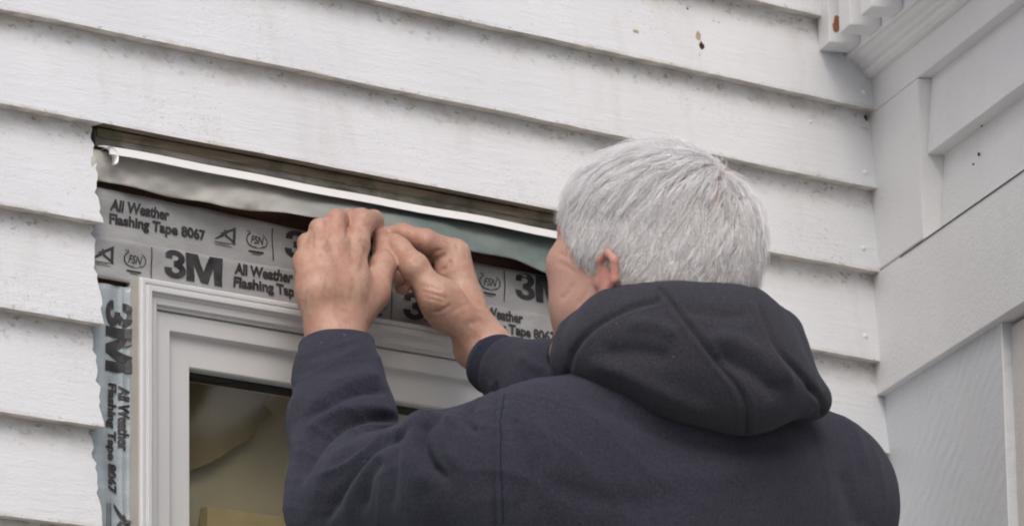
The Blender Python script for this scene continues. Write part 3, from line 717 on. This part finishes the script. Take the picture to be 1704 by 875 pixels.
def TORS(p, g=0.0):
    d = seg(p, SL, SR, .078+g, .078+g)
    d = smin(d, ell(p, O+np.array([0, .055, -.22]), (.205+g, .140+g, .27+g)), .06)
    d = smin(d, ell(p, O+np.array([0, .06, -.52]), (.19+g, .14+g, .20+g)), .08)
    d = smin(d, ell(p, O+np.array([0.02, -.005, -.10]), (.155+g, .075+g, .10+g)), .06)
    return d
def arms(p, g=0.0):
    l = chain(p, [SL, P(742, 790, 5.27), LEl, P(568, 700, 5.465), Q(562, 628, .142), LC, LC+np.array([0, 0, .03])], [.079+g, .059+g, .060+g, .0500+g, .0410+g, .0335+g, .0315+g], .02)
    r = chain(p, [SR, REl, P(930, 660, 5.57), RC], [.080+g, .066+g, .050+g, .034+g], .03)
    return np.minimum(l, r), l, r
def hood_sdf(p):
    c = P(1150, 640, 5.245)
    d = chain(p, [P(985, 590, 5.33), P(1040, 568, 5.285), P(1130, 568, 5.26), P(1225, 568, 5.29), P(1272, 578, 5.35)], [.035, .043, .046, .043, .038], .04)
    d = smin(d, chain(p, [P(1040, 585, 5.275), P(1150, 608, 5.255), P(1243, 636, 5.26), P(1315, 650, 5.30)], [.030, .042, .040, .028], .04), .04)
    d = smin(d, chain(p, [P(955, 600, 5.34), P(985, 550, 5.34), P(1045, 508, 5.34), P(1092, 492, 5.33)], [.020, .024, .020, .013], .02), .02)   # rolled rim at the cheek
    d = smin(d, chain(p, [P(1100, 502, 5.32), P(1180, 514, 5.30), P(1240, 516, 5.33), P(1284, 552, 5.38)], [.014, .018, .017, .024], .02), .02)
    d = smin(d, chain(p, [P(1300, 560, 5.40), P(1300, 610, 5.36), P(1350, 665, 5.33)], [.022, .024, .020], .02), .02)
    d = smin(d, chain(p, [P(935, 590, 5.42), P(1000, 560, 5.50), P(1060, 560, 5.52)], [.016, .020, .020], .02), .02)
    return d
def hollow(p):                                                        # opening round the neck
    return chain(p, [HP(0, -.005, -.03), HP(0, -.008, -.10)], [.068, .060])
pelvis = O+np.array([0, .05, -.72])
def hoodie_sdf(p):
    t = TORS(p); a, l, r = arms(p); d = smin(t, l, .035); d = smin(d, r, .045)
    d = np.maximum(d, (O[2]-.70)-p[:, 2])
    return d
Vb, Fb = nets(body_sdf, HC*0+np.array([Q(480, 500, .1)[0]-.10, -.80, O[2]-.55]), np.array([O[0]+.30, -.01, HP(0, 0, .13)[2]]), .0019)
# drop the face-less inner bits far from the skin that shows
Vb = relax(Vb, Fb, 2, .5)
Nb = normals(Vb, Fb)
hs = [([(520, 505), (535, 480), (538, 450), (530, 425)], 2.6, .0004), ([(590, 520), (580, 490), (588, 455), (600, 430)], 2.4, .0004), ([(548, 530), (556, 500), (552, 470)], 2.4, .0004),
    ([(590, 374), (602, 377), (616, 374)], 1.8, -.0009), ([(590, 380), (602, 383), (616, 380)], 1.6, -.0007), ([(552, 376), (563, 379), (572, 375)], 1.8, -.0009), ([(552, 382), (563, 385), (572, 381)], 1.6, -.0006), ([(527, 392), (536, 394), (544, 390)], 1.6, -.0008),
    ([(640, 405), (633, 400), (640, 395)], 2, -.0006), ([(684, 432), (692, 424), (700, 420)], 2.0, -.0008), ([(690, 438), (698, 430), (706, 426)], 1.8, -.0006),
    ([(756, 398), (762, 408), (760, 420)], 2.2, -.0007), ([(752, 520), (772, 508), (790, 505)], 3, -.0006), ([(735, 545), (760, 560), (790, 600)], 3, .0003), ([(770, 530), (800, 560), (830, 590)], 3, .0004), ([(720, 520), (738, 515), (752, 505)], 2.6, -.0010),
    # cheek and temple lines
    ([(928, 420), (945, 428), (965, 440)], 3, -.0010), ([(926, 436), (944, 444), (960, 456)], 3, -.0009), ([(932, 500), (945, 488), (955, 470)], 4, -.0014), ([(985, 470), (975, 490), (960, 510)], 4, -.0010),  # knuckle creases, tendons and folds of skin
    ([(560, 500), (553, 450), (546, 415)], 6, .0006), ([(578, 500), (580, 450), (582, 415)], 6, .0006), ([(540, 500), (530, 460), (520, 430)], 6, .0005), ([(540, 400), (545, 404)], 7, .0012), ([(577, 395), (584, 397)], 7, .0010),
    ([(566, 460), (566, 420)], 7, -.0004), ([(600, 460), (606, 430), (612, 408)], 5, -.0012),
    ([(576, 402), (578, 382), (577, 356)], 2.0, -.0016), ([(545, 406), (545, 388), (545, 364)], 2.0, -.0014), ([(520, 414), (520, 400), (521, 386)], 2.0, -.0012), ([(597, 398), (606, 404), (614, 409)], 3, -.0010), ([(620, 396), (619, 424)], 3, -.003),
    ([(628, 440), (640, 436), (650, 440)], 2.5, -.0007), ([(626, 446), (640, 443), (650, 447)], 2.5, -.0006),
    ([(700, 484), (722, 490), (744, 497)], 2.6, -.0014), ([(702, 492), (724, 499), (742, 503)], 2.6, -.0010), ([(698, 475), (718, 478), (738, 484)], 2.6, -.0010),
    ([(716, 438), (728, 430), (744, 424)], 3, -.0016), ([(712, 428), (722, 420), (736, 415)], 3, -.0014), ([(700, 406), (697, 414), (700, 422)], 3, -.0008),
    ([(733, 452), (745, 444), (752, 432)], 3.5, -.002), ([(678, 428), (690, 436), (700, 441)], 2, -.0006), ([(530, 536), (560, 540), (590, 533)], 4, -.0008),
    ([(770, 540), (800, 535), (820, 545)], 5, -.0008), ([(760, 470), (775, 500), (785, 540)], 7, .0010),
    ([(652, 398), (647, 404), (648, 412)], 2.2, -.0005)]
Vb = strokes(Vb, Nb, hs)
# ------------------------------------------------------------------ person root
ROOT = np.array([O[0], O[1]+.05, 0.0])
man = tag(empty('person', ROOT), 'white haired man in a charcoal hooded sweatshirt, both hands raised to the flap', 'person')
body = link('body', qmesh(Vb, Fb), SKIN, man, True)

# ear and cheeks redder, done in the skin itself
t_ = SKIN.node_tree; b_ = t_.nodes['Principled BSDF']; src = b_.inputs['Base Color'].links[0].from_socket
def redspot(src, c, rad, col, k):
    g_ = N(t_, 'ShaderNodeNewGeometry'); vm = N(t_, 'ShaderNodeVectorMath', operation='DISTANCE'); t_.links.new(g_.outputs['Position'], vm.inputs[0]); vm.inputs[1].default_value = tuple(float(v) for v in c)
    m1 = N(t_, 'ShaderNodeMapRange'); m1.inputs[1].default_value = rad; m1.inputs[2].default_value = rad*.3; m1.inputs[3].default_value = 0; m1.inputs[4].default_value = k; t_.links.new(vm.outputs['Value'], m1.inputs[0])
    return mixc(t_, m1.outputs[0], src, col)
src = redspot(src, HP(-.086, -.010, -.044), .036, (.56, .21, .185), .75)
src = redspot(src, HP(-.06, .04, -.05), .08, (.45, .265, .215), .85)
for c_ in (Q(600, 365, .07), Q(690, 380, .08), Q(680, 470, .05)): src = redspot(src, c_, .03, (.42, .19, .13), .4)
t_.links.new(src, b_.inputs['Base Color'])

# ------------------------------------------------------------------ hooded sweatshirt
lax = np.array([.02, .12, 1.0]); lax /= np.linalg.norm(lax); rax = RC-P(930, 660, 5.57); rax /= np.linalg.norm(rax)
def trim(p, C, ax, s0=0.0): return (p-np.float32(C))@np.float32(ax)-s0
def hoodie_full(p):
    d = hoodie_sdf(p)
    # cut the sleeves square where the cuffs start, hollow them for the wrists
    for C, ax in ((LC, lax), (RC, rax)):
        k = np.linalg.norm(p-np.float32(C), axis=1) < .075
        e = trim(p, C, ax, 0); d = np.where(k, smax(d, e, .006), d); e = -seg(p, C-ax*.02, C+ax*.04, .0290, .0290); d = np.where(k, np.maximum(d, e), d)
    return d
lo = np.array([LEl[0]-.12, O[1]-.22, O[2]-.72]); hi = np.array([SR[0]+.16, -.02, O[2]+.14])
Vh, Fh = nets(hoodie_full, lo, hi, .0026)
Vh = relax(Vh, Fh, 2, .5); Nh = normals(Vh, Fh)
nz = (np.sin(Vh[:, 0]*38+3*np.sin(Vh[:, 2]*17))*np.sin(Vh[:, 2]*31+2*np.sin(Vh[:, 0]*23))*.0016)
Vh = Vh+Nh*nz[:, None]
fs = [  # sleeve folds at the bent elbow
    ([(655, 690), (610, 682), (560, 690), (520, 720), (495, 770)], 9, .008, 1),
    ([(668, 700), (615, 700), (570, 712), (530, 748), (505, 800)], 8, -.010),
    ([(670, 712), (625, 720), (585, 745), (548, 790), (520, 850)], 11, .009, 1),
    ([(680, 720), (640, 735), (602, 770), (565, 820), (540, 870)], 8, -.009),
    ([(650, 745), (620, 775), (590, 820), (575, 870)], 12, .006),
    ([(640, 625), (600, 632), (550, 655), (505, 690)], 8, .005, 1), ([(650, 650), (600, 655), (560, 672), (520, 700)], 7, -.006),
    ([(600, 580), (560, 600), (510, 610)], 9, .003),
    ([(737, 690), (712, 705), (704, 730), (716, 765), (745, 800)], 7, -.010, 0), ([(725, 680), (692, 700), (686, 735), (698, 775), (720, 815)], 10, .007, 1),
    ([(752, 690), (742, 710), (745, 745), (765, 780)], 10, .006), ([(790, 672), (776, 690), (780, 706), (795, 716)], 6, -.006),
    ([(690, 700), (665, 740), (655, 790), (650, 850)], 9, -.004), ([(640, 760), (615, 800), (606, 850)], 6, -.005),
    ([(826, 640), (822, 700), (822, 780), (824, 880)], 3.2, -.0028, 0, 1), ([(817, 640), (813, 700), (813, 780), (815, 880)], 4, .0012, 0, 1),
    ([(900, 618), (950, 628), (1010, 650), (1100, 700)], 16, .004), ([(860, 640), (880, 700), (900, 760)], 18, .003), ([(940, 640), (1040, 690), (1130, 730), (1240, 745), (1340, 735)], 15, -.005),
    ([(1300, 760), (1200, 790), (1080, 790)], 22, .003), ([(900, 800), (1000, 830), (1100, 840)], 20, -.003), ([(1390, 690), (1420, 720), (1440, 780)], 12, .004), ([(1400, 780), (1420, 840), (1430, 880)], 14, -.004),
    ([(860, 590), (890, 610), (905, 620)], 8, .003), ([(840, 690), (870, 740), (880, 800), (870, 860)], 12, -.003)]
def ridged(V, C, rad, wl, ax, seed, amp):
    q = (V-C)/wl; ax = np.array(ax)/np.linalg.norm(ax); a = q@ax; b1 = np.cross(ax, [0.3, .5, .8]); b1 /= np.linalg.norm(b1); b = q@b1; c = q@np.cross(ax, b1)
    f = 1-np.abs(np.sin(a*3.1+1.6*np.sin(b*.9+seed)+1.3*np.sin(c*.8+seed*2)+seed)); f = f**3-.25
    m_ = .55+.45*np.sin(b*1.1+seed*3)*np.sin(c*.9+a*.5)
    return amp*f*m_*np.exp(-(np.linalg.norm(V-C, axis=1)/rad)**2)
SU = P(760, 720, 5.25)
dd_ = ridged(Vh, P(620, 760, 5.35), .10, .030, (.5, .2, .8), 1.0, .0045)+ridged(Vh, SU, .08, .030, (.9, .2, .3), 2.3, .0035)+ridged(Vh, P(560, 640, 5.5), .07, .026, (0, 0, 1), .4, .0022)+ridged(Vh, P(1000, 720, 5.22), .12, .05, (.3, 0, .9), 3.1, .0022)+ridged(Vh, P(1380, 780, 5.4), .12, .05, (.9, .2, -.3), 4.4, .0026)+ridged(Vh, P(880, 840, 5.2), .12, .045, (.8, .1, .6), 5.2, .0026)
Vh = Vh+Nh*dd_[:, None]
Vh = strokes(Vh, Nh, fs)
if True:                                                             # a row of stitching beside the armhole seam
    sp_ = spline([(835, 650), (831, 700), (831, 780), (833, 880)], 16); u_, v2_, d_ = proj(Vh)
    STITCH = []
    for k in range(len(sp_)-1):
        mu_ = (np.abs(u_-sp_[k, 0]) < 5) & (np.abs(v2_-sp_[k, 1]) < 5) & (Nh@fw < -.2)
        if mu_.any(): q_ = Vh[mu_][d_[mu_].argmin()]; STITCH.append(q_)
hood_me = qmesh(Vh, Fh); hoodie = link('hoodie', hood_me, FLEECE, man, True)
def hoodf(p):
    d = hood_sdf(p); return -smin(-d, hollow(p), .01)
c0 = P(1130, 600, 5.30)
Vk, Fk = nets(hoodf, c0-.26, c0+.26, .0022); Vk = relax(Vk, Fk, 2, .5); Nk = normals(Vk, Fk)
ks = [([(1098, 480), (1125, 515), (1160, 560), (1195, 605), (1228, 645), (1242, 680), (1243, 720)], 3.2, -.0034, 0, 1),
      ([(1108, 478), (1136, 513), (1171, 556), (1206, 600), (1240, 642), (1254, 680), (1254, 720)], 3, .0018, 0, 1), ([(1088, 482), (1114, 517), (1149, 562), (1184, 607), (1216, 648), (1230, 682), (1231, 720)], 3, .0014, 0, 1),
      ([(945, 620), (953, 585), (985, 548), (1040, 515), (1095, 498)], 5, -.0045, 0, 1),
      ([(1262, 500), (1278, 540), (1295, 580), (1340, 630), (1362, 660)], 5, -.005), ([(1250, 500), (1262, 540), (1280, 585), (1320, 640)], 9, .004),
      ([(1175, 560), (1230, 570), (1275, 600), (1320, 650)], 14, .006), ([(1190, 590), (1250, 620), (1300, 660)], 14, -.006), ([(1000, 590), (1060, 585), (1120, 600)], 16, -.005), ([(980, 600), (1040, 620), (1120, 660), (1190, 690)], 14, .005),
      ([(1040, 540), (1090, 540), (1130, 560)], 12, .004), ([(1130, 510), (1200, 525), (1260, 520)], 10, -.003), ([(1345, 640), (1368, 668), (1366, 700)], 5, -.004)]
Vk = strokes(Vk, Nk, ks)
hood = link('hood', qmesh(Vk, Fk), FLEECEH, hoodie, True)
stm = MB()
for a_, b_s in zip(STITCH[:-1:1], STITCH[1::1]):
    if np.linalg.norm(b_s-a_) < .03:
        for f0 in (0.05, .30, .55, .80):
            c1 = a_+(b_s-a_)*f0; c2 = a_+(b_s-a_)*(f0+.14); n_v = -fw*.0006; w_v = rt*.0005; stm.prism([c1+n_v-w_v, c1+n_v+w_v, c1-n_v*2], [c2+n_v-w_v, c2+n_v+w_v, c2-n_v*2])
if stm.v: stm.build('stitching', NAVY_SHADE, hoodie)
# right cuff, coloured dark for the shade on the sleeve end
def cuff(C, ax, r0, r1, ln, sq, u0):
    a = np.cross(ax, u0); a /= np.linalg.norm(a); b = np.cross(ax, a); mb = MB(); n = 160; prof = [(-.012, r0+.001), (0, r0), (ln*.25, r0*.97), (ln*.6, r1*1.01), (ln*.92, r1), (ln, r1-.002), (ln, r1-.005), (ln*.5, r1-.006), (-.012, r0-.008)]
    vs = []
    for s, r in prof:
        for i in range(n):
            t = 2*math.pi*i/n; rr = r
            vs.append(C+ax*s+(a*math.cos(t)+b*math.sin(t)*sq)*rr)
    F = [(k*n+i, k*n+(i+1) % n, ((k+1) % len(prof))*n+(i+1) % n, ((k+1) % len(prof))*n+i) for k in range(len(prof)) for i in range(n)]
    mb.add(vs, F); return mb
cuff(RC-rax*.085, rax, .0450, .0335, .105, .95, Z_).build('cuff', NAVY_SHADE, hoodie, True)
# trousers and shoes reaching the ground
TZ = O[2]-.66
def legs(p):
    d = ell(p, O+np.array([0, .06, -.70]), (.175, .135, .16))
    for s in (-1, 1):
        x = O[0]+s*.095; y = O[1]+.06
        d = smin(d, chain(p, [np.array([x, y, TZ-.06]), np.array([x+s*.01, y+.02, TZ*.5]), np.array([x+s*.015, y-.01, .10])], [.095, .075, .06], .04), .04)
    return np.maximum(d, .055-p[:, 2])
Vt, Ft = nets(legs, np.array([O[0]-.25, O[1]-.15, .0]), np.array([O[0]+.25, O[1]+.28, TZ+.16]), .008)
link('trousers', qmesh(Vt, Ft), DENIM, man, True)
for s in (-1, 1):
    a = np.array([O[0]+s*.11, O[1]+.03, .045]); fsh = lambda p: np.maximum(smin(seg(p, a, a+Y_*.19-Z_*.008, .045, .038), seg(p, a+Z_*.05, a+Z_*.02+Y_*.03, .042, .045), .03), .002-p[:, 2])
    Vs, Fs2 = nets(fsh, a-.1*np.ones(3)+np.array([0, 0, .02]), a+np.array([.1, .28, .14]), .006); link('shoe', qmesh(Vs, Fs2), NAVY_SHADE, man, True)

# ------------------------------------------------------------------ hair
def hmask(q):
    """hair covers this side of the head (head frame: right, forward, up): negative inside"""
    x, y, z = q[:, 0], q[:, 1], q[:, 2]
    line = np.interp(y, [-.12, -.06, -.045, -.030, -.022, -.012, .006, .012, .020, .040, .055, .075, .09], [-.125, -.12, -.10, -.080, -.060, -.044, -.042, -.046, -.046, -.028, -.004, .040, .055])
    return line-z
def cap_sdf(p):
    q = (p-np.float32(HC))@np.float32(HR).T
    d = ell(p, HP(0, -.004, .008), (.080, .093, .082), HR)
    d = smin(d, ell(p, HP(0, .030, -.025), (.066, .064, .075), HR), .03)
    d = smin(d, ell(p, HP(0, -.028, -.026), (.074, .066, .066), HR), .03)
    d = smin(d, seg(p, HP(0, -.022, -.06), NB, .058, .064), .03)
    g_ = np.clip(-hmask(q)/.02, 0, 1)*.0035
    return np.maximum(d-g_-.0002, hmask(q))
Vc, Fc = nets(cap_sdf, HC-.16, HC+.14, .0028); Vc = relax(Vc, Fc, 2, .5)
hair = link('hair', qmesh(Vc, Fc), SCALP, man, True)
Nc = normals(Vc, Fc); fc = Vc[Fc]; cen = fc.mean(1)
ar = np.linalg.norm(np.cross(fc[:, 2]-fc[:, 0], fc[:, 3]-fc[:, 1]), axis=1); nf = Nc[Fc].mean(1)
qf = (cen-HC)@HR.T
outer = (np.abs(nf@HR.T).sum(1) > 0) & ((nf*(cen-HC)).sum(1) > .03) & (-hmask(qf) > .0015)
cdist = np.linalg.norm((cen-P(1190, 318, 5.29))/np.array([1, 1, .55]), axis=1); ar = ar*outer*(1-.80*np.exp(-(cdist/.024)**2)); prb = ar/ar.sum()
NS, K = 34000, 8
pick = rng.choice(len(Fc), NS, p=prb); w4 = rng.dirichlet([1, 1, 1, 1], NS); root = (fc[pick]*w4[:, :, None]).sum(1); nn = nf[pick]
qr = (root-HC)@HR.T
crown = np.array([.005, -.052, .070])
dirn = qr-crown; dirn /= np.maximum(np.linalg.norm(dirn, axis=1, keepdims=True), 1e-6)
top_ = np.clip((qr[:, 2]-.035)/.04, 0, 1)
flow = dirn*.9 + np.array([-.38, .30, 0])*top_[:, None]*np.clip((qr[:, 1]+.06)/.04, 0, 1)[:, None] + np.array([0, 0, -1.0])*(1-top_)[:, None]
flow[:, 0] += -.38*np.clip((.02-qr[:, 1])/.05, 0, 1)*(1-top_)
# clumps: neighbouring strands share a random turn
cl = (np.sin(qr[:, 0]*310+qr[:, 2]*90)+np.sin(qr[:, 1]*270-qr[:, 2]*130+1.7)+np.sin(qr[:, 2]*60+qr[:, 0]*150))*.16
flowW = flow@HR; nW = nn
flowW -= nW*(flowW*nW).sum(1, keepdims=True); flowW /= np.maximum(np.linalg.norm(flowW, axis=1, keepdims=True), 1e-6)
sidev = np.cross(nW, flowW); flowW = flowW+sidev*(cl+rng.normal(0, .20, NS))[:, None]
ln = np.interp(qr[:, 2], [-.11, -.06, -.02, .03, .07, .11], [.007, .012, .022, .040, .050, .050])*rng.uniform(.7, 1.15, NS)
edge = np.clip(-hmask(qr)/.02, .25, 1); ln *= edge
lift = (.10+.22*top_+rng.normal(0, .06, NS)+.30*(rng.uniform(0, 1, NS) < .05)); lift = np.clip(lift, .04, .8)
s = np.linspace(0, 1, K); pts = np.zeros((NS, K, 3)); cur = root.copy(); pts[:, 0] = root-nW*.001
dirc = flowW+nW*lift[:, None]*1.5; dirc /= np.linalg.norm(dirc, axis=1, keepdims=True)
for k in range(1, K):
    cur = cur+dirc*(ln/(K-1))[:, None]; q_ = (cur-HC)@HR.T
    cn = q_/np.array([.080, .098, .092])**2; cn /= np.linalg.norm(cn, axis=1, keepdims=True); cn = cn@HR
    dirc = dirc-cn*(.10+.06*lift)[:, None]+np.array([0, 0, -.05])+sidev*(cl*.12)[:, None]; dirc /= np.linalg.norm(dirc, axis=1, keepdims=True)
    pts[:, k] = cur
# locks: strands lean towards a guide strand near them
ng = 2200; gi = rng.choice(NS, ng, replace=False); gp = pts[gi]; near_ = np.empty(NS, int)
for a in range(0, NS, 3000): near_[a:a+3000] = ((pts[a:a+3000, None, 3]-gp[None, :, 3])**2).sum(2).argmin(1)
wt = (s**1.2*.80)[None, :, None]*rng.uniform(.55, 1, NS)[:, None, None]; pts = pts*(1-wt)+gp[near_]*wt
def strandmesh(pts, r0):
    n, K, _ = pts.shape; tg = np.gradient(pts, axis=1); tg /= np.maximum(np.linalg.norm(tg, axis=2, keepdims=True), 1e-9)
    a = np.cross(tg, np.array([.3, .5, .81])); a /= np.maximum(np.linalg.norm(a, axis=2, keepdims=True), 1e-9); b = np.cross(tg, a)
    r = (r0[:, None]*(1-np.linspace(0, 1, K)**2*.85))[:, :, None]
    R3 = [pts+(a*math.cos(t)+b*math.sin(t))*r for t in (0, 2.094, 4.189)]
    V = np.stack(R3, 2).reshape(-1, 3); base = (np.arange(n)[:, None, None]*K+np.arange(K-1)[None, :, None])*3; j = np.arange(3)
    A = base+j; B_ = base+(j+1) % 3; F = np.stack([A, B_, B_+3, A+3], -1).reshape(-1, 4); return V, F
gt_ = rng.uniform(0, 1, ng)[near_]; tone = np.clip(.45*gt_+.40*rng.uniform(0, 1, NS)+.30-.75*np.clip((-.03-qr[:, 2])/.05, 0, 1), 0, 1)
Vx, Fx = strandmesh(pts, rng.uniform(.00016, .00040, NS))
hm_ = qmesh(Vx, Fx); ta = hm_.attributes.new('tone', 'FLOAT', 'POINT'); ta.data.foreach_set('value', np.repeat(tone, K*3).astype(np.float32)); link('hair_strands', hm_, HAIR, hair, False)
# eyebrows are hidden from the street but there
for s_ in (-1, 1):
    eb = []
    for k in range(90):
        t = random.random(); a = HP(s_*(.014+.036*t), .0985-.020*t*t, .008+.003*math.sin(t*3)); eb.append([a+hr*s_*.008*f+hu*.002*f+hf*.001*f for f in (0, .5, 1)])
    Ve, Fe = strandmesh(np.array(eb), np.full(len(eb), .0003)); link('eyebrow', qmesh(Ve, Fe), HAIR, man)

for o in bpy.data.objects:
    if '_w' in o.keys(): del o['_w']
